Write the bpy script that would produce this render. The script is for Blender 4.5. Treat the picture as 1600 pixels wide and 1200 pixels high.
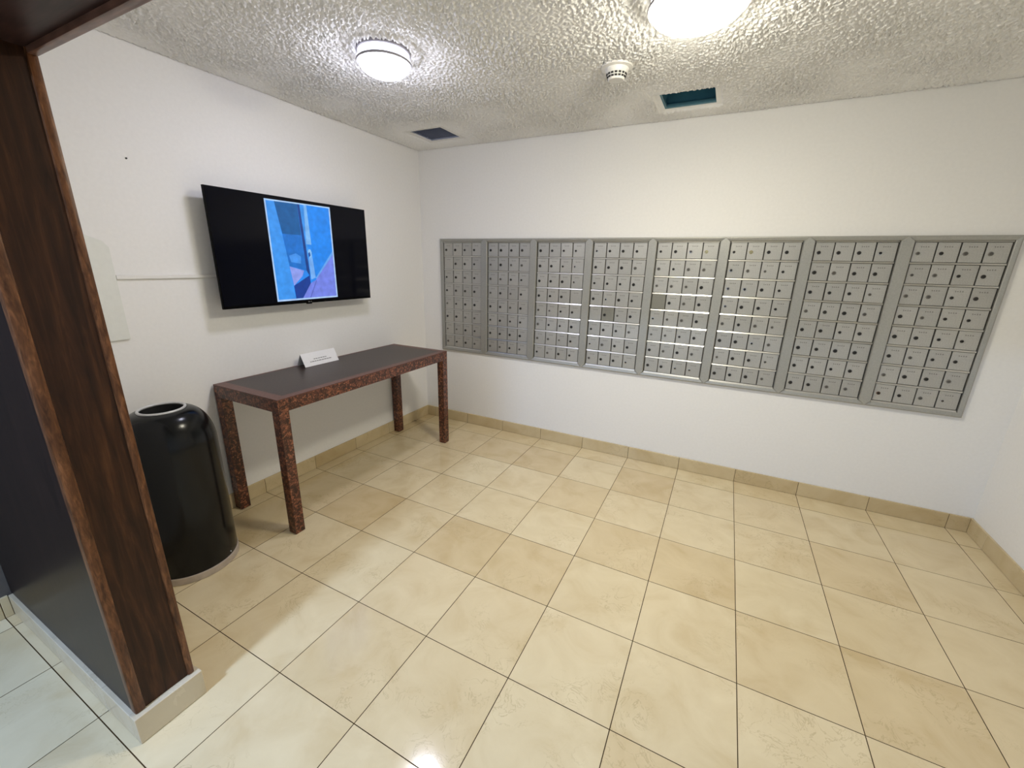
import bpy, bmesh, math, random
import numpy as np
from mathutils import Vector, Matrix

random.seed(7)
for o in list(bpy.data.objects):
    bpy.data.objects.remove(o)
scene = bpy.context.scene
COL = scene.collection

# ------------------------------------------------------------------ camera
RIGHT = Vector((0.8910296689865577, 0.4534347592473512, 0.02151855227477247))
UP = Vector((-0.14565393059560616, 0.24067955905083127, 0.9596136109690961))
FWD = Vector((-0.42994309098734895, 0.8581784598563367, -0.28049718278594193))
cam_data = bpy.data.cameras.new('camera')
cam_data.sensor_width = 36.0
cam_data.lens = 644.9875520688488 / 1600 * 36.0
cam_data.clip_start = 0.02
cam = bpy.data.objects.new('camera', cam_data)
cam.matrix_world = Matrix(((RIGHT.x, UP.x, -FWD.x, 2.6438932),
                           (RIGHT.y, UP.y, -FWD.y, -3.2980334),
                           (RIGHT.z, UP.z, -FWD.z, 1.5577082),
                           (0, 0, 0, 1)))
COL.objects.link(cam)
scene.camera = cam

# ------------------------------------------------------------------ world, exposure, lights
world = bpy.data.worlds.new('world')
world.use_nodes = True
world.node_tree.nodes['Background'].inputs[0].default_value = (0.02, 0.02, 0.022, 1)
world.node_tree.nodes['Background'].inputs[1].default_value = 1.0
scene.world = world
scene.view_settings.view_transform = 'Standard'
scene.view_settings.look = 'None'
scene.view_settings.gamma = 1.0
scene.view_settings.use_curve_mapping = False
EXPOSURE = 0.0
scene.view_settings.exposure = EXPOSURE

LAMP_COOL = ((0.82, 0.83, 1.0), 75.0)       # dome light near the television
LAMP_WARM = ((1.0, 0.94, 0.77), 108.0)       # dome light in the middle of the room
HALL_LIGHT = ((0.48, 0.66, 1.0), 92.0)      # ceiling light of the entrance hall behind the camera

hl = bpy.data.lights.new('hall_light', 'AREA')
hl.shape = 'DISK'
hl.size = 0.30
hl.color = HALL_LIGHT[0]
hl.energy = HALL_LIGHT[1]
hlo = bpy.data.objects.new('hall_light', hl)
hlo.location = (1.25, -4.5, 2.45)
COL.objects.link(hlo)

# ------------------------------------------------------------------ dimensions
W, H = 4.2156, 2.517          # room width (x), ceiling height
YF = -2.955                   # hall side of the partition
YI = -2.783                   # room side of the partition
YR = -6.2                     # rear wall of the hall
XP = 1.12                     # free end of the partition
T, GX, GY = 0.40, 0.103, -0.195   # floor tile pitch and grid origin


def lin(r, g, b):
    def f(c):
        c /= 255.0
        return c / 12.92 if c <= 0.04045 else ((c + 0.055) / 1.055) ** 2.4
    return (f(r), f(g), f(b), 1)


# ------------------------------------------------------------------ materials
class NT:
    def __init__(self, name):
        self.m = bpy.data.materials.new(name)
        self.m.use_nodes = True
        self.t = self.m.node_tree
        self.b = self.t.nodes['Principled BSDF']

    def n(self, kind, **kw):
        nd = self.t.nodes.new(kind)
        for k, v in kw.items():
            if k.startswith('i_'):
                key = k[2:]
                key = int(key) if key.isdigit() else key.replace('_', ' ')
                nd.inputs[key].default_value = v
            else:
                setattr(nd, k, v)
        return nd

    def l(self, a, b):
        self.t.links.new(a, b)

    def set(self, **kw):
        for k, v in kw.items():
            self.b.inputs[k.replace('_', ' ')].default_value = v
        return self


def mixrgb(nt, fac, a, b, blend='MIX'):
    m = nt.n('ShaderNodeMix', data_type='RGBA', blend_type=blend)
    for sock, v in ((m.inputs[0], fac), (m.inputs[6], a), (m.inputs[7], b)):
        if hasattr(v, 'is_linked'):
            nt.l(v, sock)
        else:
            sock.default_value = v
    return m.outputs[2]


def ramp(nt, fac, stops):
    r = nt.n('ShaderNodeValToRGB')
    e = r.color_ramp.elements
    while len(e) < len(stops):
        e.new(0.5)
    for k, (p, c) in enumerate(stops):
        e[k].position = p
        e[k].color = c if len(c) == 4 else (*c, 1)
    nt.l(fac, r.inputs[0])
    return r.outputs[0]


def plain(name, col, rough=0.5, metal=0.0, spec=0.5, var=0.06, scale=40, bump=0.0):
    nt = NT(name)
    tc = nt.n('ShaderNodeTexCoord')
    no = nt.n('ShaderNodeTexNoise', i_Scale=scale, i_Detail=4.0)
    nt.l(tc.outputs['Object'], no.inputs['Vector'])
    lo = tuple(c * (1 - var) for c in col[:3]) + (1,)
    hi = tuple(min(1, c * (1 + var)) for c in col[:3]) + (1,)
    nt.l(ramp(nt, no.outputs[0], [(0.3, lo), (0.7, hi)]), nt.b.inputs['Base Color'])
    nt.set(Roughness=rough, Metallic=metal)
    nt.b.inputs['Specular IOR Level'].default_value = spec
    if bump:
        bp = nt.n('ShaderNodeBump', i_Strength=bump, i_Distance=0.002)
        nt.l(no.outputs[0], bp.inputs['Height'])
        nt.l(bp.outputs[0], nt.b.inputs['Normal'])
    return nt.m


def emit(name, col, strength):
    nt = NT(name)
    nt.set(Base_Color=(0.8, 0.8, 0.8, 1), Roughness=0.4)
    nt.b.inputs['Emission Color'].default_value = (*col[:3], 1)
    nt.b.inputs['Emission Strength'].default_value = strength
    return nt.m


def marble(name, dark, mid, light, rough=0.10, seed=0.0):
    """cream marble; every tile object draws its own tone and veins"""
    nt = NT(name)
    tc = nt.n('ShaderNodeTexCoord')
    oi = nt.n('ShaderNodeObjectInfo')
    off = nt.n('ShaderNodeMath', operation='MULTIPLY', i_1=57.0)
    nt.l(oi.outputs['Random'], off.inputs[0])
    cv = nt.n('ShaderNodeCombineXYZ')
    nt.l(off.outputs[0], cv.inputs[0])
    nt.l(off.outputs[0], cv.inputs[1])
    nt.l(off.outputs[0], cv.inputs[2])
    ad = nt.n('ShaderNodeVectorMath', operation='ADD')
    nt.l(tc.outputs['Object'], ad.inputs[0])
    nt.l(cv.outputs[0], ad.inputs[1])
    n1 = nt.n('ShaderNodeTexNoise', i_Scale=5.0, i_Detail=6.0, i_Roughness=0.55, i_Distortion=0.8)
    nt.l(ad.outputs[0], n1.inputs['Vector'])
    n2 = nt.n('ShaderNodeTexNoise', i_Scale=9.0, i_Detail=5.0, i_Roughness=0.6, i_Distortion=1.6)
    nt.l(ad.outputs[0], n2.inputs['Vector'])
    tone = ramp(nt, oi.outputs['Random'], [(0.0, dark), (0.22, mid), (0.55, light), (0.8, mid), (1.0, light)])
    cloud = ramp(nt, n1.outputs[0], [(0.30, (0.90, 0.86, 0.79)), (0.48, (0.98, 0.97, 0.95)), (0.70, (1.05, 1.06, 1.07))])
    c = mixrgb(nt, 1.0, tone, cloud, 'MULTIPLY')
    vein = ramp(nt, n2.outputs[0], [(0.485, (0, 0, 0)), (0.5, (1, 1, 1)), (0.515, (0, 0, 0))])
    mk = nt.n('ShaderNodeTexNoise', i_Scale=3.5, i_Detail=1.0)
    nt.l(ad.outputs[0], mk.inputs['Vector'])
    mkr = ramp(nt, mk.outputs[0], [(0.52, (0, 0, 0)), (0.66, (1, 1, 1))])
    vm = nt.n('ShaderNodeMath', operation='MULTIPLY')
    nt.l(vein, vm.inputs[0])
    nt.l(mkr, vm.inputs[1])
    vm2 = nt.n('ShaderNodeMath', operation='MULTIPLY', i_1=0.45)
    nt.l(vm.outputs[0], vm2.inputs[0])
    c2 = mixrgb(nt, vm2.outputs[0], c, (dark[0] * 0.62, dark[1] * 0.58, dark[2] * 0.5, 1))
    nt.l(c2, nt.b.inputs['Base Color'])
    rr = nt.n('ShaderNodeMapRange')
    rr.inputs['To Min'].default_value = rough - 0.02
    rr.inputs['To Max'].default_value = rough + 0.04
    nt.l(n1.outputs[0], rr.inputs['Value'])
    nt.l(rr.outputs[0], nt.b.inputs['Roughness'])
    nt.b.inputs['Specular IOR Level'].default_value = 0.5
    return nt.m


def wood(name, c0, c1, c2, stretch, rough=0.35, scale=9.0, bump=0.15, spec=0.5):
    nt = NT(name)
    g = nt.n('ShaderNodeNewGeometry')
    mp = nt.n('ShaderNodeMapping')
    mp.inputs['Scale'].default_value = stretch
    nt.l(g.outputs['Position'], mp.inputs['Vector'])
    n1 = nt.n('ShaderNodeTexNoise', i_Scale=scale, i_Detail=7.0, i_Roughness=0.62, i_Distortion=0.6)
    nt.l(mp.outputs[0], n1.inputs['Vector'])
    w = nt.n('ShaderNodeTexWave', i_Scale=scale * 0.55, i_Distortion=7.0, i_Detail=4.0)
    w.inputs['Detail Scale'].default_value = 1.4
    nt.l(mp.outputs[0], w.inputs['Vector'])
    a = ramp(nt, n1.outputs[0], [(0.3, c0), (0.52, c1), (0.72, c2)])
    b = ramp(nt, w.outputs[0], [(0.1, (0.72, 0.70, 0.68)), (0.8, (1.1, 1.1, 1.1))])
    nt.l(mixrgb(nt, 0.8, a, b, 'MULTIPLY'), nt.b.inputs['Base Color'])
    bp = nt.n('ShaderNodeBump', i_Strength=bump, i_Distance=0.001)
    nt.l(n1.outputs[0], bp.inputs['Height'])
    nt.l(bp.outputs[0], nt.b.inputs['Normal'])
    nt.set(Roughness=rough)
    nt.b.inputs['Specular IOR Level'].default_value = spec
    return nt.m


def burl():
    nt = NT('burl_veneer')
    g = nt.n('ShaderNodeNewGeometry')
    nw = nt.n('ShaderNodeTexNoise', i_Scale=34.0, i_Detail=3.0)
    nt.l(g.outputs['Position'], nw.inputs['Vector'])
    ma = nt.n('ShaderNodeVectorMath', operation='MULTIPLY_ADD')
    nt.l(nw.outputs['Color'], ma.inputs[0])
    ma.inputs[1].default_value = (0.035, 0.035, 0.035)
    nt.l(g.outputs['Position'], ma.inputs[2])
    v = nt.n('ShaderNodeTexVoronoi', i_Scale=84.0)
    nt.l(ma.outputs[0], v.inputs['Vector'])
    e = nt.n('ShaderNodeTexVoronoi', feature='DISTANCE_TO_EDGE', i_Scale=84.0)
    nt.l(ma.outputs[0], e.inputs['Vector'])
    sp = nt.n('ShaderNodeSeparateColor')
    nt.l(v.outputs['Color'], sp.inputs[0])
    c = ramp(nt, sp.outputs[0], [(0.0, (0.035, 0.013, 0.009)), (0.35, (0.085, 0.028, 0.017)),
                                 (0.62, (0.18, 0.060, 0.032)), (1.0, (0.33, 0.125, 0.062))])
    ed = ramp(nt, e.outputs[0], [(0.0, (0.25, 0.2, 0.2)), (0.16, (1, 1, 1))])
    nt.l(mixrgb(nt, 0.9, c, ed, 'MULTIPLY'), nt.b.inputs['Base Color'])
    nt.set(Roughness=0.32)
    return nt.m


def alu(name, base, rough, metal=0.8, var=0.10):
    nt = NT(name)
    tc = nt.n('ShaderNodeTexCoord')
    oi = nt.n('ShaderNodeObjectInfo')
    no = nt.n('ShaderNodeTexNoise', i_Scale=160.0, i_Detail=3.0)
    nt.l(tc.outputs['Object'], no.inputs['Vector'])
    a = ramp(nt, no.outputs[0], [(0.3, tuple(c * (1 - var) for c in base)), (0.7, tuple(c * (1 + var) for c in base))])
    tone = ramp(nt, oi.outputs['Random'], [(0.0, (0.93, 0.93, 0.93)), (1.0, (1.05, 1.05, 1.05))])
    nt.l(mixrgb(nt, 1.0, a, tone, 'MULTIPLY'), nt.b.inputs['Base Color'])
    nt.set(Metallic=metal, Roughness=rough)
    return nt.m


M = {}
M['wall'] = plain('white_wall_paint', (0.86, 0.85, 0.83), 0.6, var=0.015, scale=60, spec=0.25, bump=0.12)
M['ceiling'] = plain('ceiling_plaster', (0.80, 0.79, 0.77), 0.9, var=0.02, spec=0.15)
M['stucco'] = plain('stucco_plaster', (0.93, 0.928, 0.92), 0.9, var=0.02, scale=3, spec=0.15)
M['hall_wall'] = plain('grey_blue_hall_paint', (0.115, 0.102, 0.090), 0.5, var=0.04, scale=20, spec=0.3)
M['grout'] = plain('brown_grout', (0.060, 0.036, 0.017), 0.95, spec=0.0, var=0.3, scale=30)
M['tile'] = marble('cream_marble', (0.625, 0.49, 0.285, 1), (0.69, 0.565, 0.355, 1), (0.73, 0.62, 0.41, 1))
M['base_tile'] = marble('base_marble', (0.56, 0.44, 0.25, 1), (0.62, 0.50, 0.30, 1), (0.64, 0.53, 0.335, 1), 0.25)
M['stone'] = marble('plinth_marble', (0.60, 0.52, 0.38, 1), (0.62, 0.54, 0.40, 1), (0.64, 0.55, 0.41, 1), 0.25)
M['panel_wood'] = wood('dark_panel_wood', (0.018, 0.0065, 0.0025), (0.042, 0.0150, 0.0055), (0.080, 0.030, 0.010), (6, 6, 0.5), 0.36, spec=0.25)
M['side_wood'] = wood('glossy_dark_side_wood', (0.010, 0.0055, 0.0045), (0.015, 0.008, 0.0065), (0.021, 0.011, 0.009), (3, 3, 0.4), 0.34, bump=0.05, spec=0.12)
M['trim_wood'] = wood('brown_trim_wood', (0.045, 0.016, 0.006), (0.125, 0.048, 0.018), (0.25, 0.105, 0.042), (8, 8, 1.6), 0.38, scale=11.0, spec=0.3)
M['head_wood'] = wood('dark_header_wood', (0.024, 0.012, 0.011), (0.040, 0.020, 0.018), (0.058, 0.029, 0.025), (0.5, 6, 6), 0.42, spec=0.2)
M['head_trim'] = wood('brown_header_trim_wood', (0.10, 0.048, 0.032), (0.17, 0.083, 0.056), (0.25, 0.125, 0.086), (0.8, 7, 7), 0.35)
M['burl'] = burl()
M['top_inset'] = plain('dark_brown_leatherette', (0.040, 0.026, 0.023), 0.36, spec=0.3, var=0.25, scale=90)
M['top_border'] = plain('rosewood_border', (0.13, 0.056, 0.044), 0.36, spec=0.3, var=0.25, scale=70)
M['black_metal'] = plain('black_enamel', (0.003, 0.0035, 0.004), 0.2, var=0.2, spec=0.3)
M['bin_ring'] = plain('grey_steel_ring', (0.62, 0.62, 0.62), 0.4, 0.2)
M['bin_inside'] = plain('dark_bin_inside', (0.006, 0.006, 0.006), 0.7)
M['bin_foot'] = plain('beige_foot_band', (0.47, 0.40, 0.33), 0.45, var=0.12, scale=25)
M['tv_black'] = plain('black_plastic', (0.0015, 0.0015, 0.002), 0.5, spec=0.06)
M['tv_screen'] = plain('black_glass_screen', (0.0008, 0.0011, 0.0045), 0.10, var=0.1, spec=0.16)
M['tv_logo'] = plain('grey_logo', (0.18, 0.18, 0.19), 0.4)
M['bracket'] = plain('black_steel', (0.02, 0.02, 0.02), 0.5, 0.4)
M['white_plastic'] = plain('white_plastic', (0.80, 0.79, 0.76), 0.35, var=0.02)
M['cream_panel'] = plain('pale_panel_paint', (0.78, 0.79, 0.745), 0.4, var=0.02)
M['paper'] = plain('white_card', (0.86, 0.86, 0.88), 0.6, var=0.01)
M['ink'] = plain('grey_ink', (0.22, 0.22, 0.23), 0.7)
M['dark'] = plain('dark_gap', (0.02, 0.02, 0.02), 0.7)
M['duct'] = plain('teal_duct_paint', (0.060, 0.21, 0.29), 0.5, var=0.1, scale=15)
M['duct_lip'] = plain('teal_duct_lip', (0.060, 0.18, 0.24), 0.5)
M['register_white'] = plain('register_white', (0.80, 0.79, 0.77), 0.6, var=0.02)
M['slat'] = plain('blue_grey_slat', (0.42, 0.46, 0.60), 0.45)
M['lamp_rim'] = plain('satin_lamp_rim', (0.26, 0.25, 0.27), 0.5, 0.2)
M['door'] = alu('aluminium_door', (0.475, 0.47, 0.445), 0.46, 0.6, 0.08)
M['door_stain'] = alu('stained_aluminium_door', (0.27, 0.265, 0.23), 0.5, 0.6)
M['door_text'] = alu('engraved_aluminium', (0.24, 0.235, 0.22), 0.6, 0.3)
M['frame'] = alu('aluminium_frame', (0.42, 0.418, 0.39), 0.44, 0.6, 0.06)
M['surround'] = alu('dull_aluminium_surround', (0.39, 0.387, 0.36), 0.5, 0.6, 0.06)
M['rail'] = alu('polished_rail', (0.60, 0.595, 0.57), 0.31, 0.9, 0.04)
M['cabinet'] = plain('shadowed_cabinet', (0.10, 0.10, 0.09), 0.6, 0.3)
M['lock_dark'] = plain('tarnished_lock', (0.09, 0.085, 0.08), 0.35, 0.8)
M['lock_core'] = plain('lock_core', (0.03, 0.03, 0.028), 0.4, 0.6)
M['lock_grey'] = plain('worn_lock', (0.28, 0.27, 0.25), 0.4, 0.7)
M['lock_greycore'] = plain('worn_lock_core', (0.11, 0.105, 0.095), 0.45, 0.6)
M['lock_rust'] = plain('rusty_lock', (0.16, 0.085, 0.04), 0.6, 0.3)
M['lock_chrome'] = plain('chrome_lock', (0.75, 0.75, 0.75), 0.12, 1.0)
M['lock_brass'] = plain('brass_lock', (0.70, 0.60, 0.33), 0.18, 1.0)
M['lamp_cool'] = emit('cool_glass_glow', LAMP_COOL[0], LAMP_COOL[1])
M['drum_cool'] = emit('cool_glass_side', LAMP_COOL[0], 5.0)
M['drum_warm'] = emit('warm_glass_side', LAMP_WARM[0], 3.5)
M['lamp_warm'] = emit('warm_glass_glow', LAMP_WARM[0], LAMP_WARM[1])

# ------------------------------------------------------------------ builders


def box(bm, x0, x1, y0, y1, z0, z1, bevel=0.0, seg=1, mi=0):
    r = bmesh.ops.create_cube(bm, size=1.0)
    vs = r['verts']
    for v in vs:
        v.co = Vector(((x0 + x1) / 2 + v.co.x * (x1 - x0), (y0 + y1) / 2 + v.co.y * (y1 - y0), (z0 + z1) / 2 + v.co.z * (z1 - z0)))
    fs = set(f for v in vs for f in v.link_faces)
    for f in fs:
        f.material_index = mi
    if bevel > 0:
        es = list(set(e for v in vs for e in v.link_edges))
        bmesh.ops.bevel(bm, geom=es, offset=bevel, segments=seg, affect='EDGES', profile=0.5)
    return bm


def prism(bm, pts, a, b, axis):
    """extrude a 2-D outline (list of (u,v)) from a to b along axis 'x','y' or 'z'"""
    def P(u, v, w):
        return {'x': (w, u, v), 'y': (u, w, v), 'z': (u, v, w)}[axis]
    n = len(pts)
    va = [bm.verts.new(P(u, v, a)) for u, v in pts]
    vb = [bm.verts.new(P(u, v, b)) for u, v in pts]
    bm.faces.new(va)
    bm.faces.new(vb[::-1])
    for i in range(n):
        j = (i + 1) % n
        bm.faces.new((va[j], va[i], vb[i], vb[j]))
    bmesh.ops.recalc_face_normals(bm, faces=bm.faces[:])
    return bm


def lathe(bm, prof, seg=48, cx=0, cy=0):
    """revolve (r,z) profile about z"""
    rings = []
    for r, z in prof:
        if r < 1e-6:
            rings.append([bm.verts.new((cx, cy, z))])
        else:
            rings.append([bm.verts.new((cx + r * math.cos(2 * math.pi * k / seg), cy + r * math.sin(2 * math.pi * k / seg), z)) for k in range(seg)])
    for a, b in zip(rings[:-1], rings[1:]):
        for k in range(seg):
            j = (k + 1) % seg
            if len(a) == 1 and len(b) == 1:
                continue
            if len(a) == 1:
                bm.faces.new((a[0], b[k], b[j]))
            elif len(b) == 1:
                bm.faces.new((a[k], b[0], a[j]))
            else:
                bm.faces.new((a[k], b[k], b[j], a[j]))
    for f in bm.faces:
        f.smooth = True
    return bm


def mesh_of(name, bm, mats):
    me = bpy.data.meshes.new(name)
    bmesh.ops.recalc_face_normals(bm, faces=bm.faces[:])
    bm.to_mesh(me)
    bm.free()
    for m in (mats if isinstance(mats, (list, tuple)) else [mats]):
        me.materials.append(m)
    return me


def link(name, me, parent=None, loc=(0, 0, 0)):
    o = bpy.data.objects.new(name, me)
    COL.objects.link(o)
    o.location = loc
    if parent is not None:
        o.parent = parent
    return o


def obj(name, bm, mats, parent=None, loc=(0, 0, 0), smooth=None):
    me = mesh_of(name, bm, mats)
    if smooth is not None:
        for p in me.polygons:
            p.use_smooth = True
        try:
            me.set_sharp_from_angle(angle=math.radians(smooth))
        except Exception:
            pass
    return link(name, me, parent, loc)


def thing(name, label, cat, loc=(0, 0, 0), group=None):
    o = bpy.data.objects.new(name, None)
    o.empty_display_size = 0.1
    COL.objects.link(o)
    o.location = loc
    return tag(o, label, cat, group)


def tag(o, label, cat, group=None):
    o['label'] = label
    o['category'] = cat
    if group:
        o['group'] = group
    return o


def struct(name, bm, mats, label, cat):
    o = obj(name, bm, mats)
    o['kind'] = 'structure'
    return tag(o, label, cat)


B = bmesh.new
ZERO = (0, 0, 0)

# ------------------------------------------------------------------ room shell
bm = B()
box(bm, -0.15, W + 0.15, YR - 0.15, 0.35, -0.12, -0.0007)
floor = struct('floor', bm, M['grout'], 'cream marble tile floor with thin brown joints', 'floor')
gap = 0.0034
full = None
random.seed(11)
for i in range(-1, 11):
    for j in range(-1, 15):
        x0, x1 = GX + T * i, GX + T * (i + 1)
        y1, y0 = GY - T * j, GY - T * (j + 1)
        x0c, x1c = max(x0, 0.0), min(x1, W)
        y0c, y1c = max(y0, YR), min(y1, 0.0)
        if x1c - x0c < 0.01 or y1c - y0c < 0.01:
            continue
        cut = (x0c > x0 + 1e-4) or (x1c < x1 - 1e-4) or (y0c > y0 + 1e-4) or (y1c < y1 - 1e-4)
        c = ((x0c + x1c) / 2, (y0c + y1c) / 2, 0.0)
        if cut or full is None:
            bm = B()
            hx, hy = (x1c - x0c) / 2 - gap / 2, (y1c - y0c) / 2 - gap / 2
            box(bm, -hx, hx, -hy, hy, -0.02, 0.0)
            me = mesh_of('floor_tile', bm, M['tile'])
            if not cut:
                full = me
        else:
            me = full
        t = link('floor_tile', me, floor, c)
        t.location.z = random.uniform(-0.0003, 0.0)
        t.rotation_euler = (random.uniform(-0.0004, 0.0004), random.uniform(-0.0004, 0.0004), 0)

# ceiling with two vent holes (x0,x1,y0,y1)
HOLE1 = (0.293, 0.580, -0.462, -0.190)
HOLE2 = (2.130, 2.427, -0.441, -0.188)
bm = B()
xs = [-0.15, HOLE1[0], HOLE1[1], HOLE2[0], HOLE2[1], W + 0.15]
ys = [YR - 0.15, HOLE1[2], HOLE2[2], HOLE2[3], HOLE1[3], 0.15]
for a in range(5):
    for b in range(5):
        cx, cy = (xs[a] + xs[a + 1]) / 2, (ys[b] + ys[b + 1]) / 2
        if any(h[0] < cx < h[1] and h[2] < cy < h[3] for h in (HOLE1, HOLE2)):
            continue
        box(bm, xs[a], xs[a + 1], ys[b], ys[b + 1], H, H + 0.10)
ceil = struct('ceiling', bm, M['ceiling'], 'rough white stucco ceiling', 'ceiling')


def stucco():
    """the popcorn stucco: a fine relief of the plaster coat, real bumps of a few millimetres"""
    step = 0.005
    x0, x1, y0, y1 = 0.004, W - 0.004, -2.80, -0.004
    nx, ny = int((x1 - x0) / step) + 1, int((y1 - y0) / step) + 1
    rng = np.random.default_rng(4)

    def band(lam, width):
        f = np.fft.rfft2(rng.standard_normal((ny, nx)))
        ky = np.fft.fftfreq(ny, step)[:, None]
        kx = np.fft.rfftfreq(nx, step)[None, :]
        k = np.sqrt(kx * kx + ky * ky) + 1e-9
        g = np.exp(-(np.log(k * lam) / width) ** 2)
        h = np.fft.irfft2(f * g, s=(ny, nx))
        return h / h.std()

    a = band(0.026, 0.50)
    b = band(0.014, 0.30)
    c = band(0.60, 0.5)
    d = band(0.032, 0.4)
    t = np.clip((a + 0.8 * b + 0.45) / 1.2, 0, 1)
    h = 0.0105 * t * t * (3 - 2 * t) + 0.0010 * b
    pits = np.clip((d + 0.5 * b - 1.6) / 0.35, 0, 1)
    h -= 0.0150 * pits
    h -= h.mean()
    X, Y = np.meshgrid(np.linspace(x0, x1, nx), np.linspace(y1, y0, ny))
    amp = np.clip(0.80 + 0.22 * c, 0.35, 1.15)

    def calm(cx, cy, sx, sy, k):
        return 1 - k * np.exp(-(((X - cx) / sx) ** 2 + ((Y - cy) / sy) ** 2) ** 2)
    amp *= calm(0.40, -0.32, 0.42, 0.30, 0.70) * calm(2.20, -0.42, 0.40, 0.26, 0.40) * (1 - 0.25 * np.exp(-(X / 0.2) ** 2)) * (1 - 0.2 * np.exp(-(Y / 0.15) ** 2))
    Z = H - 0.0012 - np.maximum(0.0100 + h * amp, 0.0)
    for hx0_, hx1_, hy0_, hy1_, m in ((*HOLE1, 0.040), (*HOLE2, 0.030)):
        Z = np.where((X > hx0_ - m) & (X < hx1_ + m) & (Y > hy0_ - m) & (Y < hy1_ + m), H - 0.0002, Z)
    co = np.stack([X, Y, Z], -1).reshape(-1, 3).astype(np.float32)
    idx = np.arange(nx * ny).reshape(ny, nx)
    q = np.stack([idx[:-1, :-1], idx[1:, :-1], idx[1:, 1:], idx[:-1, 1:]], -1).reshape(-1, 4)
    mx, my = co[q, 0].mean(1), co[q, 1].mean(1)
    keep = np.ones(len(q), bool)
    for hh in (HOLE1, HOLE2):
        keep &= ~((mx > hh[0]) & (mx < hh[1]) & (my > hh[2]) & (my < hh[3]))
    q = q[keep].astype(np.int32)
    me = bpy.data.meshes.new('stucco_relief')
    me.vertices.add(len(co))
    me.vertices.foreach_set('co', co.ravel())
    me.loops.add(q.size)
    me.loops.foreach_set('vertex_index', q.ravel())
    me.polygons.add(len(q))
    me.polygons.foreach_set('loop_start', np.arange(0, q.size, 4, dtype=np.int32))
    me.update(calc_edges=True)
    me.validate()
    me.polygons.foreach_set('use_smooth', np.ones(len(q), bool))
    me.materials.append(M['stucco'])
    o = link('stucco_relief', me, ceil)
    o['kind'] = 'stuff'


stucco()

bm = B()
box(bm, -0.15, 0, YR - 0.15, YF + 0.05, -0.05, H)
struct('wall_hall', bm, M['hall_wall'], 'dim grey-blue hall wall glimpsed left of the wood partition', 'wall')
bm = B()
box(bm, -0.15, 0, YF + 0.05, 0.15, -0.05, H)
wl = struct('wall_left', bm, M['wall'], 'white wall on the left behind the table and television', 'wall')
bm = B()
lathe(bm, [(0.0, 0.004), (0.004, 0.004), (0.004, 0.0), (0.002, -0.01)], 8)
nail = obj('nail', bm, M['dark'], None, (0, -2.184, 1.999))
nail.rotation_euler = (0, math.pi / 2, 0)
tag(nail, 'tiny dark nail in the white wall left of the television', 'nail')

MX0, MX1, MZ0, MZ1 = 0.222, 4.004, 0.730, 1.760      # outer edges of the mailbox frame
hx0, hx1, hz0, hz1 = 0.25, 3.985, 0.752, 1.738        # opening in the wall
bm = B()
box(bm, 0, W, 0, 0.12, -0.05, hz0)
box(bm, 0, W, 0, 0.12, hz1, H)
box(bm, 0, hx0, 0, 0.12, hz0, hz1)
box(bm, hx1, W, 0, 0.12, hz0, hz1)
struct('wall_back', bm, M['wall'], 'white back wall that holds the row of mailboxes', 'wall')
bm = B()
box(bm, W, W + 0.15, YR - 0.15, 0.15, -0.05, H)
struct('wall_right', bm, M['wall'], 'white wall at the right edge', 'wall')
bm = B()
box(bm, 0, W, YR - 0.15, YR, -0.05, H)
struct('wall_rear', bm, M['wall'], 'white far wall of the entrance hall', 'wall')

# ---- skirting of stone pieces
BH, BT = 0.100, 0.012


def skirting(name, label, axis, a0, a1, fixed, sign, first):
    bm = B()
    lo, hi = sorted((fixed, fixed + sign * (BT - 0.003)))
    if axis == 'x':
        box(bm, a0, a1, lo, hi, -0.002, BH - 0.002)
    else:
        box(bm, lo, hi, a0, a1, -0.002, BH - 0.002)
    s = struct(name, bm, M['grout'], label, 'skirting')
    cuts = [a0]
    k = first
    while k < a1 - 0.02:
        if k > a0 + 0.02:
            cuts.append(k)
        k += T
    cuts.append(a1)
    for u, v in zip(cuts[:-1], cuts[1:]):
        bm = B()
        h, d = (v - u) / 2 - 0.0012, BT / 2
        if axis == 'x':
            box(bm, -h, h, -d, d, -BH / 2, BH / 2, 0.0015)
            loc = ((u + v) / 2, fixed + sign * (BT / 2), BH / 2 + 0.001)
        else:
            box(bm, -d, d, -h, h, -BH / 2, BH / 2, 0.0015)
            loc = (fixed + sign * (BT / 2), (u + v) / 2, BH / 2 + 0.001)
        obj('skirting_tile', bm, M['base_tile'], s, loc)
    return s


skirting('baseboard_back', 'cream stone skirting along the back wall under the mailboxes', 'x', 0.012, W - 0.012, 0.0, -1, GX)
skirting('baseboard_left', 'cream stone skirting along the left wall under the table', 'y', YI + 0.012, 0.0, 0.0, 1, GY - 10 * T)
skirting('baseboard_right', 'cream stone skirting along the right wall', 'y', -4.6, 0.0, W, -1, GY - 12 * T)
skirting('baseboard_hall', 'cream stone skirting in the dim hall left of the wood partition', 'y', -4.6, YF - 0.012, 0.0, 1, GY - 12 * T)

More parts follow.
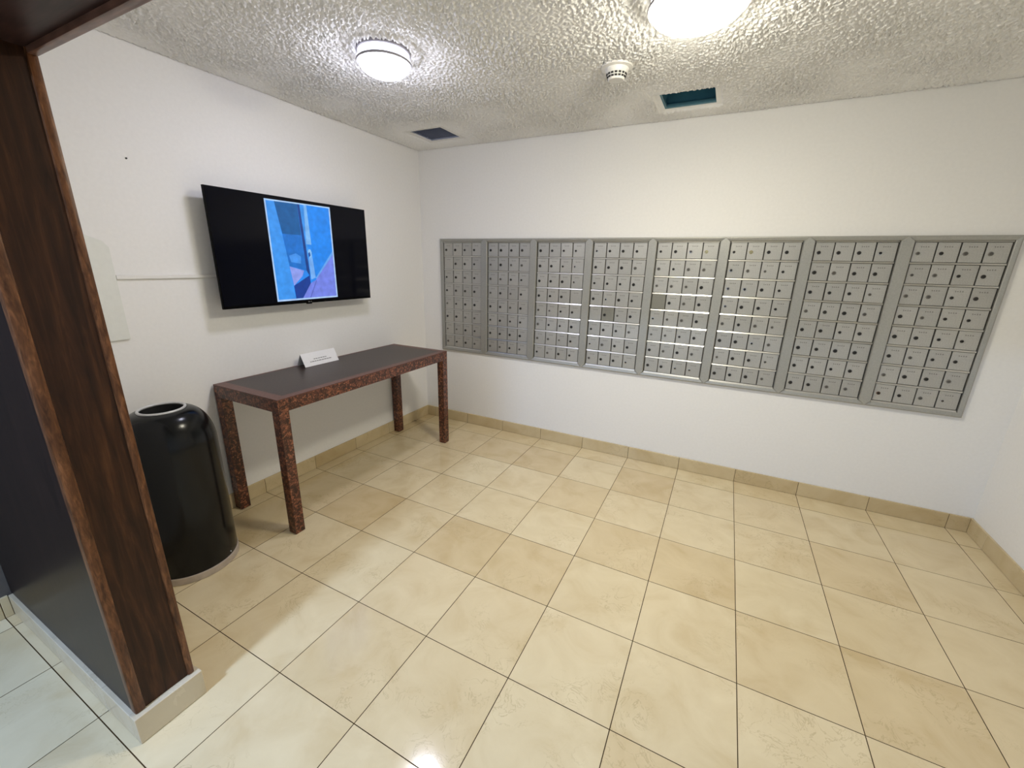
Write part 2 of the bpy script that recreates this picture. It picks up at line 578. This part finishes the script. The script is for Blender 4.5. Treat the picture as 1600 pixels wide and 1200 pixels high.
# ---- wood partition with its free end, header over the opening
bm = B()
box(bm, 0.0, XP - 0.018, YF + 0.012, YI - 0.004, 0.0, H)
part = struct('wall_front', bm, M['wall'], 'dark wood partition wall with a panelled free end beside the black bin', 'wall')
ZB, ZH = 0.106, 2.0
bm = B()
box(bm, 0.0, XP - 0.014, YF, YF + 0.012, ZB, H)
obj('side_panel', bm, M['side_wood'], part)
bm = B()
box(bm, XP - 0.018, XP - 0.007, YF + 0.02, YI - 0.02, ZB, ZH + 0.03)
obj('end_panel', bm, M['panel_wood'], part)
for y0, y1 in ((YF - 0.002, YF + 0.027), (YI - 0.021, YI)):
    bm = B()
    box(bm, XP - 0.03, XP, y0, y1, ZB, ZH + 0.02, 0.005, 2)
    obj('edge_trim', bm, M['trim_wood'], part, smooth=40)
# stone plinth: side pieces and cap
cuts = [0.0135, 0.503, 0.903, XP - 0.0205]
for u, v in zip(cuts[:-1], cuts[1:]):
    bm = B()
    box(bm, u + 0.0006, v - 0.0006, YF - 0.013, YF + 0.014, 0.001, ZB - 0.002, 0.002)
    obj('plinth_stone', bm, M['stone'], part)
bm = B()
box(bm, XP - 0.0205, XP + 0.017, YF - 0.0132, YI + 0.014, 0.001, ZB, 0.0025, 2)
obj('plinth_stone', bm, M['stone'], part)
bm = B()
box(bm, 0.014, XP - 0.021, YI - 0.006, YI + 0.013, 0.001, ZB - 0.004, 0.002)
obj('plinth_stone', bm, M['stone'], part)

bm = B()
box(bm, XP - 0.018, W, YF + 0.012, YI - 0.010, ZH + 0.03, H)
head = struct('trim_header', bm, M['wall'], 'dark wood header over the opening at the upper left', 'header')
bm = B()
box(bm, XP - 0.018, W, YF + 0.02, YI - 0.018, ZH + 0.014, ZH + 0.03)
obj('soffit_panel', bm, M['head_wood'], head)
for y0, y1 in ((YF, YF + 0.022), (YI - 0.020, YI)):
    bm = B()
    box(bm, XP - 0.001, W, y0, y1, ZH, ZH + 0.12, 0.004, 2)
    obj('edge_trim', bm, M['head_trim'], head, smooth=40)
bm = B()
box(bm, XP - 0.018, W, YF, YF + 0.012, ZH + 0.12, H)
obj('fascia_panel', bm, M['head_wood'], head)

# ------------------------------------------------------------------ mailboxes
DX0, PITCH, DW = 0.262, 0.4727, 0.404
ROWS, COLS = 8, 4
ZT, RP = 1.7295, 0.1208
CP = DW / COLS
dw, dh = CP - 0.0062, RP - 0.0135
YD = -0.010                     # front of the doors



def number_relief(bm):
    """the worn, unreadable number stamped near the top of each door"""
    for x, w, z, h in ((-0.018, 0.0042, 0.0265, 0.0082), (-0.0095, 0.0062, 0.0275, 0.0052), (0.0015, 0.0046, 0.0265, 0.0080), (0.0110, 0.0060, 0.0270, 0.0062)):
        box(bm, x, x + w, -0.0062, -0.0050, z, z + h, 0, 1, 1)


bm = B()
box(bm, -dw / 2, dw / 2, -0.006, 0.006, -dh / 2, dh / 2, 0.0016, 2)
number_relief(bm)
door_me = mesh_of('door', bm, [M['door'], M['door_text']])
bm = B()
box(bm, -dw / 2, dw / 2, -0.006, 0.006, -dh / 2, dh / 2, 0.0016, 2)
number_relief(bm)
door_stain_me = mesh_of('door', bm, [M['door_stain'], M['door_text']])


def lock_mesh(m, core):
    bm = B()
    lathe(bm, [(0.0108, 0.0), (0.0108, 0.0030), (0.0096, 0.0046), (0.0076, 0.0048), (0.0072, 0.0038), (0.0, 0.0038)], 14)
    for f in bm.faces:
        c = f.calc_center_median()
        f.material_index = 1 if (c.xy.length < 0.0073) else 0
        f.smooth = False
    bmesh.ops.rotate(bm, verts=bm.verts[:], cent=ZERO, matrix=Matrix.Rotation(math.pi / 2, 3, 'X'))
    box(bm, -0.0008, 0.0008, -0.0042, -0.0030, -0.0036, 0.0036, 0, 1, 1)
    return mesh_of('lock', bm, [m, core])


locks = {'d': lock_mesh(M['lock_dark'], M['lock_core']), 'c': lock_mesh(M['lock_chrome'], M['lock_dark']),
         'b': lock_mesh(M['lock_brass'], M['lock_brass']), 'w': lock_mesh(M['lock_chrome'], M['lock_core']), 'g': lock_mesh(M['lock_grey'], M['lock_greycore']), 'r': lock_mesh(M['lock_rust'], M['lock_core'])}
SPEC = {(4, 0, 2): 'c', (4, 0, 3): 'b', (4, 7, 2): 'w', (4, 7, 3): 'c', (5, 2, 0): 'c', (5, 2, 1): 'w', (5, 3, 0): 'c',
        (5, 5, 2): 'w', (5, 0, 1): 'b', (5, 1, 0): 'w', (3, 6, 0): 'c', (3, 7, 3): 'w', (3, 0, 0): 'w', (2, 1, 2): 'w', (2, 1, 3): 'c',
        (2, 2, 3): 'c', (2, 0, 3): 'w', (6, 0, 3): 'w', (7, 7, 3): 'c', (7, 7, 0): 'r', (3, 3, 1): 'w', (4, 4, 0): 'w'}
NOLOCK = {(0, 1, 0), (3, 4, 0), (4, 3, 0), (2, 3, 3)}
STAIN = {(4, 3, 0), (3, 4, 1)}
LABELS = [
    'leftmost aluminium mailbox unit of the wall row, nearest the room corner',
    'second aluminium mailbox unit from the room corner, above and right of the table end',
    'third aluminium mailbox unit from the left end of the wall row',
    'fourth aluminium mailbox unit from the left, left of the one with a stained door',
    'fifth aluminium mailbox unit from the left, with a dark stained door at its left side',
    'sixth aluminium mailbox unit from the left, third from the right end of the row',
    'seventh aluminium mailbox unit from the left, next to last on the right',
    'rightmost aluminium mailbox unit at the right end of the wall row',
]
random.seed(5)
rail_me = None
UNITS = []
for k in range(8):
    x0 = DX0 + PITCH * k
    u = thing('mailbox_unit', LABELS[k], 'mailboxes', (x0, 0.0, ZT - ROWS * RP), 'mailbox units in the back wall')
    UNITS.append(u)
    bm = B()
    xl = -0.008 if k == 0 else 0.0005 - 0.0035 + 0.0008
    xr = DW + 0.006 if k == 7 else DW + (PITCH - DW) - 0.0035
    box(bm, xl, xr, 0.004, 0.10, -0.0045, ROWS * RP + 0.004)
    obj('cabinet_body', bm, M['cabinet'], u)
    if rail_me is None:
        bm = B()
        prism(bm, [(-0.0148, -0.0044), (-0.0136, -0.0050), (0.006, -0.0050), (0.006, 0.0046), (-0.0108, 0.0046)], 0.0005, DW - 0.0005, 'x')
        rail_me = mesh_of('row_rail', bm, M['rail'])
    for r in range(0, ROWS + 1):
        link('row_rail', rail_me, u, (0, 0, ROWS * RP - r * RP))
    for r in range(ROWS):
        for c in range(COLS):
            key = (k, r, c)
            d = link('door', door_stain_me if key in STAIN else door_me, u)
            d.location = (CP * (c + 0.5) + random.uniform(-0.0006, 0.0006), YD + 0.006 + random.uniform(-0.0012, 0.0008),
                          ROWS * RP - RP * (r + 0.5) + random.uniform(-0.0005, 0.0005))
            d.rotation_euler = (random.uniform(-0.007, 0.007), random.uniform(-0.005, 0.005), random.uniform(-0.007, 0.007))
            if key in STAIN:
                d['label'] = 'stained dull door'
            if key in NOLOCK:
                continue
            kind = SPEC.get(key, random.choice('ddg'))
            lk = link('lock', locks[kind], d, (-dw * 0.26, -0.0058, -dh * 0.055))
            s = random.uniform(0.88, 1.08) if kind not in 'dg' else random.choice((0.8, 0.9, 1.0, 1.0, 1.08))
            lk.scale = (s, 1, s)
            lk.rotation_euler = (0, random.uniform(-0.5, 0.5), 0)
            if kind in 'cw':
                lk['label'] = 'shiny chrome lock'
            elif kind == 'b':
                lk['label'] = 'brass lock'

# profile of the surround: (distance in from the outer edge, height above the wall)
prof = [(0, 0), (0, 0.017), (0.004, 0.0225), (0.009, 0.0235), (0.026, 0.0190), (0.030, 0.0165), (0.030, 0.0)]
ZI0, ZI1 = ZT - ROWS * RP - 0.004, ZT + 0.004
IX0, IX1 = DX0 - 0.003, DX0 + PITCH * 7 + DW + 0.003
hw = (PITCH - DW) / 2 - 0.0035


def rail(name, u, a0, a1, b0, b1):
    """mitred rail between two corners (outer point, inner point)"""
    bm = B()
    n = len(prof)
    A, C2 = [], []
    for d, h in prof:
        f = d / 0.030
        A.append(bm.verts.new((a0[0] + (a1[0] - a0[0]) * f, -h, a0[1] + (a1[1] - a0[1]) * f)))
        C2.append(bm.verts.new((b0[0] + (b1[0] - b0[0]) * f, -h, b0[1] + (b1[1] - b0[1]) * f)))
    bm.faces.new(A)
    bm.faces.new(C2[::-1])
    for i in range(n):
        j = (i + 1) % n
        bm.faces.new((A[j], A[i], C2[i], C2[j]))
    return obj(name, bm, M['surround'], u, -Vector(u.location))


for k, u in enumerate(UNITS):
    cl = DX0 + PITCH * k - (PITCH - DW) / 2
    cr = cl + PITCH
    ol, il = (MX0, IX0) if k == 0 else (cl + hw + 0.0004, cl + hw + 0.0004)
    orr, ir = (MX1, IX1) if k == 7 else (cr + hw, cr + hw)
    rail('top_rail', u, (ol, MZ1), (il, ZI1), (orr, MZ1), (ir, ZI1))
    rail('bottom_rail', u, (ol, MZ0), (il, ZI0), (orr, MZ0), (ir, ZI0))
    if k == 0:
        rail('side_rail', u, (MX0, MZ1), (IX0, ZI1), (MX0, MZ0), (IX0, ZI0))
    if k == 7:
        rail('side_rail', u, (MX1, MZ1), (IX1, ZI1), (MX1, MZ0), (IX1, ZI0))
        continue
    cx = cr
    out = [(cx - hw, ZI0 + 0.003), (cx, MZ0 + 0.001), (cx + hw, ZI0 + 0.003), (cx + hw, ZI1 - 0.003), (cx, MZ1 - 0.001), (cx - hw, ZI1 - 0.003)]
    inn = [(cx - hw + 0.004, ZI0 + 0.005), (cx, MZ0 + 0.007), (cx + hw - 0.004, ZI0 + 0.005), (cx + hw - 0.004, ZI1 - 0.005), (cx, MZ1 - 0.007), (cx - hw + 0.004, ZI1 - 0.005)]
    bm = B()
    a = [bm.verts.new((x, 0.004, z)) for x, z in out]
    b = [bm.verts.new((x, -0.024, z)) for x, z in out]
    c = [bm.verts.new((x, -0.0285, z)) for x, z in inn]
    bm.faces.new(a)
    bm.faces.new(c[::-1])
    for p, q in ((a, b), (b, c)):
        for i in range(6):
            j = (i + 1) % 6
            bm.faces.new((p[j], p[i], q[i], q[j]))
    obj('divider_strip', bm, M['frame'], u, -Vector(u.location))

# ------------------------------------------------------------------ table
TX0, TX1, TY0, TY1, TZ = 0.016, 0.602, -2.004, -0.472, 0.832
tb = thing('console_table', 'long dark console table with mottled red-brown burl legs and apron', 'table', ((TX0 + TX1) / 2, (TY0 + TY1) / 2, 0))
off = -Vector(tb.location)


def tpart(name, bm, m, **kw):
    return obj(name, bm, m, tb, off, **kw)


LW, AH = 0.060, 0.076
for x0 in (TX0, TX1 - LW):
    for y0 in (TY0, TY1 - LW):
        bm = B()
        box(bm, x0, x0 + LW, y0, y0 + LW, 0.0015, TZ - AH, 0.0015)
        tpart('leg', bm, M['burl'])
FR = 0.004
# apron, one board on each side
for x0, x1, y0, y1 in ((TX0, TX1, TY0, TY0 + LW), (TX0, TX1, TY1 - LW, TY1), (TX0, TX0 + LW, TY0 + LW, TY1 - LW), (TX1 - LW, TX1, TY0 + LW, TY1 - LW)):
    bm = B()
    box(bm, x0, x1, y0, y1, TZ - AH, TZ - 0.006, 0.0006)
    tpart('apron', bm, M['burl'])
bw = 0.050
for pts in ([(TX0, TY0), (TX1, TY0), (TX1 - bw, TY0 + bw + 0.012), (TX0 + bw * 0.35, TY0 + bw + 0.012)],
            [(TX1, TY0), (TX1, TY1), (TX1 - bw, TY1 - bw), (TX1 - bw, TY0 + bw + 0.012)],
            [(TX1, TY1), (TX0, TY1), (TX0 + bw * 0.35, TY1 - bw), (TX1 - bw, TY1 - bw)],
            [(TX0, TY1), (TX0, TY0), (TX0 + bw * 0.35, TY0 + bw + 0.012), (TX0 + bw * 0.35, TY1 - bw)]):
    bm = B()
    prism(bm, pts, TZ - 0.006, TZ, 'z')
    tpart('top_border', bm, M['top_border'])
bm = B()
box(bm, TX0 + bw * 0.35 + 0.0008, TX1 - bw - 0.0008, TY0 + bw + 0.0128, TY1 - bw - 0.0008, TZ - 0.03, TZ - 0.0006)
tpart('top_inset', bm, M['top_inset'])

# ---- tent card on the table
cd = thing('tent_card', 'white folded paper sign with two printed lines standing on the dark table', 'sign', (0.12, -1.3205, TZ))
cw, ch = 0.285, 0.088
sl = 0.043
for name, xa, xb in (('front_leaf', 0.0, -sl), ('rear_leaf', -2 * sl, -sl)):
    bm = B()
    t = 0.0006
    prism(bm, [(xa, 0.0006), (xa + t, 0.0006), (xb + t, ch), (xb, ch)], -cw / 2, cw / 2, 'y')
    obj(name, bm, M['paper'], cd)
random.seed(3)
for frac, y0, y1, hgt in ((0.46, -0.055, 0.055, 0.0048), (0.29, -0.090, 0.090, 0.0052)):
    bm = B()
    y = y0
    while y < y1:
        ln = random.uniform(0.010, 0.022)
        z0 = ch * frac
        z1 = z0 + hgt
        xx = lambda z: -sl * (z / ch) + 0.0009
        vs = [bm.verts.new(p) for p in ((xx(z0), y, z0), (xx(z0), min(y + ln, y1), z0), (xx(z1), min(y + ln, y1), z1), (xx(z1), y, z1))]
        bm.faces.new(vs)
        y += ln + 0.0035
    obj('printed_line', bm, M['ink'], cd)

# ------------------------------------------------------------------ bin
bn = thing('trash_bin', 'tall black round-topped open trash bin between the wood partition and the table', 'trash bin', (0.325, -2.395, 0))
R0 = 0.193
bm = B()
lathe(bm, [(R0 - 0.02, 0.002), (R0 + 0.002, 0.002), (R0 + 0.003, 0.036), (R0 - 0.001, 0.038), (R0 - 0.02, 0.038)], 64)
obj('foot_band', bm, M['bin_foot'], bn, smooth=35)
prof_b = [(R0 - 0.02, 0.0385), (R0 - 0.002, 0.0385), (R0 - 0.001, 0.044), (R0, 0.30), (R0, 0.668)]
for a in range(1, 13):
    t = a / 12 * math.radians(84)
    prof_b.append((0.092 + (R0 - 0.092) * math.cos(t), 0.668 + 0.184 * math.sin(t)))
prof_b += [(0.093, 0.8535), (0.088, 0.850), (0.088, 0.60)]
bm = B()
lathe(bm, prof_b, 64)
obj('body', bm, M['black_metal'], bn, smooth=60)
bm = B()
rr, tt = 0.0890, 0.0062
for i in range(64):
    pass
ringp = [(rr + tt * math.cos(a * math.pi / 4), 0.856 + tt * math.sin(a * math.pi / 4)) for a in range(9)]
lathe(bm, ringp, 64)
bmesh.ops.remove_doubles(bm, verts=bm.verts[:], dist=1e-6)
obj('rim_ring', bm, M['bin_ring'], bn, smooth=80)
bm = B()
lathe(bm, [(0.086, 0.849), (0.086, 0.42), (0.0, 0.42)], 48)
obj('liner', bm, M['bin_inside'], bn, smooth=40)
bm = B()
bmesh.ops.create_uvsphere(bm, u_segments=10, v_segments=6, radius=0.0035)
an = math.radians(28)
obj('rivet', bm, M['bin_ring'], bn, (R0 * math.cos(an), R0 * math.sin(an), 0.056))

# ------------------------------------------------------------------ television
TVX = 0.115
VY0, VY1, VZ0, VZ1 = -1.925, -0.809, 1.269, 1.921
tv = thing('television', 'flat black television on the left wall showing a blue picture', 'television', (0.0, (VY0 + VY1) / 2, VZ0))
off = -Vector(tv.location)


def vpart(name, bm, m, parent=None, **kw):
    return obj(name, bm, m, parent or tv, off if parent is None else (0, 0, 0), **kw)


bm = B()
box(bm, TVX - 0.018, TVX - 0.0005, VY0, VY1, VZ0, VZ1, 0.0015, 2)
vpart('bezel', bm, M['tv_black'], smooth=40)
bm = B()
box(bm, TVX - 0.052, TVX - 0.018, VY0 + 0.16, VY1 - 0.16, VZ0 + 0.03, VZ1 - 0.22, 0.008, 2)
vpart('rear_housing', bm, M['tv_black'])
bm = B()
box(bm, 0.001, 0.012, -1.55, -1.18, 1.45, 1.75, 0.002)
box(bm, 0.012, TVX - 0.050, -1.50, -1.46, 1.42, 1.68, 0.001)
box(bm, 0.012, TVX - 0.050, -1.27, -1.23, 1.42, 1.68, 0.001)
vpart('wall_bracket', bm, M['bracket'])
bm = B()
box(bm, TVX - 0.002, TVX + 0.0008, VY0 + 0.005, VY1 - 0.005, VZ0 + 0.016, VZ1 - 0.005)
screen = vpart('screen', bm, M['tv_screen'])
bm = B()
box(bm, TVX - 0.016, TVX - 0.002, -1.385, -1.345, VZ0 - 0.007, VZ0 + 0.002, 0.002)
vpart('sensor_tab', bm, M['tv_black'])
# maker's mark: a small disc and two letters in grey on the lower bezel
bm = B()
zc, yc, xq = VZ0 + 0.0078, -1.372, TVX - 0.0002
n = 12
bm.faces.new([bm.verts.new((xq, yc + 0.0042 * math.cos(2 * math.pi * a / n), zc + 0.0042 * math.sin(2 * math.pi * a / n))) for a in range(n)])
for y0, y1, z0, z1 in ((0.008, 0.0098, -0.0036, 0.0036), (0.0098, 0.014, -0.0036, -0.0020),
                       (0.0165, 0.0183, -0.0036, 0.0036), (0.0183, 0.0232, 0.0020, 0.0036), (0.0183, 0.0232, -0.0036, -0.0020), (0.0214, 0.0232, -0.0020, 0.0004)):
    bm.faces.new([bm.verts.new((xq, yc + a, zc + b)) for a, b in ((y0, z0), (y1, z0), (y1, z1), (y0, z1))])
vpart('logo_mark', bm, M['tv_logo'])

PIC = [
    ('border', (176, 208, 255), [(-1.599, 1.898), (-1.128, 1.902), (-1.130, 1.295), (-1.598, 1.291)]),
    ('inner', (40, 140, 245), [(-1.59, 1.889), (-1.139, 1.893), (-1.141, 1.305), (-1.588, 1.302)]),
    ('left', (62, 152, 246), [(-1.59, 1.889), (-1.536, 1.89), (-1.485, 1.513), (-1.466, 1.304), (-1.588, 1.302)]),
    ('dark1', (22, 94, 160), [(-1.536, 1.89), (-1.381, 1.892), (-1.376, 1.704), (-1.507, 1.705)]),
    ('dark2', (30, 116, 208), [(-1.507, 1.705), (-1.376, 1.704), (-1.364, 1.481), (-1.485, 1.51)]),
    ('glow', (70, 150, 240), [(-1.480, 1.575), (-1.430, 1.590), (-1.395, 1.570), (-1.400, 1.525), (-1.470, 1.535)]),
    ('jamb', (26, 66, 140), [(-1.381, 1.892), (-1.364, 1.892), (-1.339, 1.435), (-1.364, 1.481)]),
    ('mid', (60, 150, 242), [(-1.364, 1.892), (-1.33, 1.892), (-1.342, 1.451), (-1.339, 1.435)]),
    ('right', (34, 138, 246), [(-1.314, 1.893), (-1.139, 1.893), (-1.142, 1.613), (-1.272, 1.504), (-1.311, 1.648)]),
    ('pale', (124, 184, 252), [(-1.333, 1.892), (-1.314, 1.893), (-1.306, 1.648), (-1.345, 1.65)]),
    ('low', (118, 176, 250), [(-1.338, 1.555), (-1.311, 1.592), (-1.3, 1.435), (-1.336, 1.422)]),
    ('knob', (140, 196, 255), [(-1.340, 1.606), (-1.331, 1.619), (-1.318, 1.617), (-1.311, 1.600), (-1.316, 1.572), (-1.332, 1.556)]),
    ('knob_shade', (36, 84, 170), [(-1.338, 1.592), (-1.326, 1.602), (-1.322, 1.580), (-1.336, 1.566)]),
    ('band', (104, 168, 250), [(-1.142, 1.613), (-1.142, 1.589), (-1.285, 1.427), (-1.301, 1.432)]),
    ('floor', (118, 134, 232), [(-1.142, 1.589), (-1.141, 1.305), (-1.415, 1.304), (-1.344, 1.399), (-1.303, 1.417)]),
    ('floor_joint', (90, 104, 200), [(-1.300, 1.415), (-1.294, 1.415), (-1.352, 1.304), (-1.362, 1.304)]),
    ('hole', (22, 62, 150), [(-1.471, 1.386), (-1.346, 1.451), (-1.344, 1.399), (-1.415, 1.304), (-1.466, 1.304)]),
    ('tri', (146, 162, 246), [(-1.486, 1.508), (-1.385, 1.481), (-1.401, 1.447), (-1.471, 1.386)]),
]
bm = B()
mats = []
for k, (nm, col, pts) in enumerate(PIC):
    nt = NT('screen_' + nm)
    nt.set(Base_Color=(0, 0, 0, 1), Roughness=0.3)
    g = nt.n('ShaderNodeNewGeometry')
    no = nt.n('ShaderNodeTexNoise', i_Scale=28.0, i_Detail=4.0)
    nt.l(g.outputs['Position'], no.inputs['Vector'])
    c = lin(*col)
    nt.l(ramp(nt, no.outputs[0], [(0.3, tuple(x * 0.86 for x in c[:3])), (0.7, tuple(min(1, x * 1.14) for x in c[:3]))]), nt.b.inputs['Emission Color'])
    nt.b.inputs['Emission Strength'].default_value = 0.95
    mats.append(nt.m)
    f = bm.faces.new([bm.verts.new((TVX + 0.0012 + 0.00012 * k, y, z)) for y, z in pts])
    f.material_index = k
me = bpy.data.meshes.new('picture')
bm.to_mesh(me)
bm.free()
for m in mats:
    me.materials.append(m)
pic = link('picture', me, screen)

# ------------------------------------------------------------------ wall panel and cable raceway
pn = thing('wall_panel', 'pale flat cover panel on the white wall, half hidden by the wood partition', 'panel', (0, -2.50, 1.15))
bm = B()
pts = [(-2.72, 1.150), (-2.331, 1.150), (-2.331, 1.590), (-2.352, 1.618), (-2.415, 1.645), (-2.72, 1.645)]
prism(bm, [(y + 2.50, z - 1.15) for y, z in pts], 0.001, 0.013, 'x')
bmesh.ops.bevel(bm, geom=[e for e in bm.edges if all(v.co.x > 0.01 for v in e.verts)], offset=0.003, segments=2, affect='EDGES')
obj('cover_plate', bm, M['cream_panel'], pn)
bm = B()
prism(bm, [(0.001, 1.440), (0.008, 1.440), (0.011, 1.444), (0.011, 1.458), (0.008, 1.462), (0.001, 1.462)], -2.329, -1.60, 'y')
rc = obj('cable_raceway', bm, M['white_plastic'])
tag(rc, 'thin white cable cover running along the wall to the television', 'cable cover')

# ------------------------------------------------------------------ ceiling fixtures


def dome_light(loc, R, drum, dome, glow, side, label):
    t = thing('ceiling_light', label, 'ceiling light', loc, None)
    bm = B()
    lathe(bm, [(0.0, -0.001), (R - 0.004, -0.001), (R, -0.004), (R, -0.021), (R - 0.006, -0.023), (0.0, -0.023)], 64)
    obj('base_ring', bm, M['lamp_rim'], t, smooth=40)
    bm = B()
    lathe(bm, [(R - 0.006, -0.023), (R - 0.005, -drum + 0.008)], 64)
    obj('glass_drum', bm, side, t)
    bm = B()
    lathe(bm, [(R - 0.008, -drum + 0.008), (R + 0.001, -drum + 0.008), (R + 0.004, -drum + 0.003), (R + 0.002, -drum - 0.003), (R - 0.009, -drum - 0.005)], 64)
    obj('lower_ring', bm, M['lamp_rim'], t, smooth=40)
    bm = B()
    pr = []
    for a in range(0, 13):
        th = a / 12 * math.pi / 2
        pr.append(((R - 0.008) * math.cos(th), -drum - dome * math.sin(th)))
    lathe(bm, pr, 64)
    obj('glass_dome', bm, glow, t, smooth=60)
    return t


dome_light((1.035, -1.520, H), 0.124, 0.062, 0.056, M['lamp_cool'], M['drum_cool'], 'smaller white drum ceiling light near the left wall, above the television')
dome_light((2.405, -1.405, H), 0.170, 0.066, 0.058, M['lamp_warm'], M['drum_warm'], 'larger glowing ceiling light cut by the top edge of the view')

sd = thing('smoke_detector', 'small round white smoke detector on the stucco ceiling', 'smoke detector', (2.0, -0.930, H - 0.008))
bm = B()
lathe(bm, [(0.0, -0.0005), (0.074, -0.0005), (0.078, -0.006), (0.076, -0.014), (0.062, -0.018), (0.0, -0.018)], 40)
obj('mounting_base', bm, M['white_plastic'], sd, smooth=40)
bm = B()
lathe(bm, [(0.058, -0.018), (0.056, -0.026), (0.052, -0.031), (0.041, -0.060), (0.036, -0.066), (0.0, -0.066)], 40)
obj('sensor_head', bm, M['white_plastic'], sd, smooth=40)
bm = B()
box(bm, -0.0065, 0.0065, -0.0014, 0.0014, -0.0040, 0.0040)
slot_me = mesh_of('vent_slot', bm, M['dark'])
for ring, (rad, zz) in enumerate(((0.0478, -0.0425), (0.0436, -0.0540))):
    for a in range(16):
        an = 2 * math.pi * (a + 0.5) / 16
        s = link('vent_slot', slot_me, sd, (rad * math.cos(an), rad * math.sin(an), zz))
        s.rotation_euler = (0.36, 0, an + math.pi / 2)

# ceiling register with slats
rg = thing('air_register', 'small white-framed air register with blue-grey slats in the far ceiling corner', 'vent', ((HOLE1[0] + HOLE1[1]) / 2, (HOLE1[2] + HOLE1[3]) / 2, H))
a, b = (HOLE1[1] - HOLE1[0]) / 2, (HOLE1[3] - HOLE1[2]) / 2
for x0, x1, y0, y1 in ((-a - 0.035, a + 0.035, -b - 0.035, -b), (-a - 0.035, a + 0.035, b, b + 0.030), (-a - 0.035, -a, -b, b), (a, a + 0.035, -b, b)):
    bm = B()
    box(bm, x0, x1, y0, y1, -0.006, -0.0005, 0.002)
    obj('frame_side', bm, M['register_white'], rg)
bm = B()
for x0, x1, y0, y1 in ((-a, a, -b, -b + 0.004), (-a, a, b - 0.004, b), (-a, -a + 0.004, -b, b), (a - 0.004, a, -b, b)):
    box(bm, x0, x1, y0, y1, 0.0, 0.12)
box(bm, -a, a, -b, b, 0.12, 0.124)
obj('duct', bm, M['slat'], rg)
bm = B()
prism(bm, [(-0.012, -0.001), (-0.010, -0.001), (0.014, 0.018), (0.012, 0.018)], -a + 0.004, a - 0.004, 'x')
slat_me = mesh_of('slat', bm, M['slat'])
ns = 10
for k in range(ns):
    link('slat', slat_me, rg, (0, -b + (k + 0.5) * 2 * b / ns, 0.002))

# open vent without grille
ov = thing('open_vent', 'open rectangular ceiling vent without a grille, dark teal inside', 'vent', ((HOLE2[0] + HOLE2[1]) / 2, (HOLE2[2] + HOLE2[3]) / 2, H))
a, b = (HOLE2[1] - HOLE2[0]) / 2, (HOLE2[3] - HOLE2[2]) / 2
bm = B()
for x0, x1, y0, y1 in ((-a, a, -b, -b + 0.003), (-a, a, b - 0.003, b), (-a, -a + 0.003, -b, b), (a - 0.003, a, -b, b)):
    box(bm, x0, x1, y0, y1, 0.001, 0.22)
box(bm, -a, a, -b, b, 0.22, 0.224)
obj('duct', bm, M['duct'], ov)
bm = B()
for x0, x1, y0, y1 in ((-a + 0.003, a - 0.003, b - 0.018, b - 0.003), (-a + 0.003, -a + 0.012, -b + 0.003, b - 0.018)):
    box(bm, x0, x1, y0, y1, 0.002, 0.022, 0.001)
obj('inner_lip', bm, M['duct_lip'], ov)
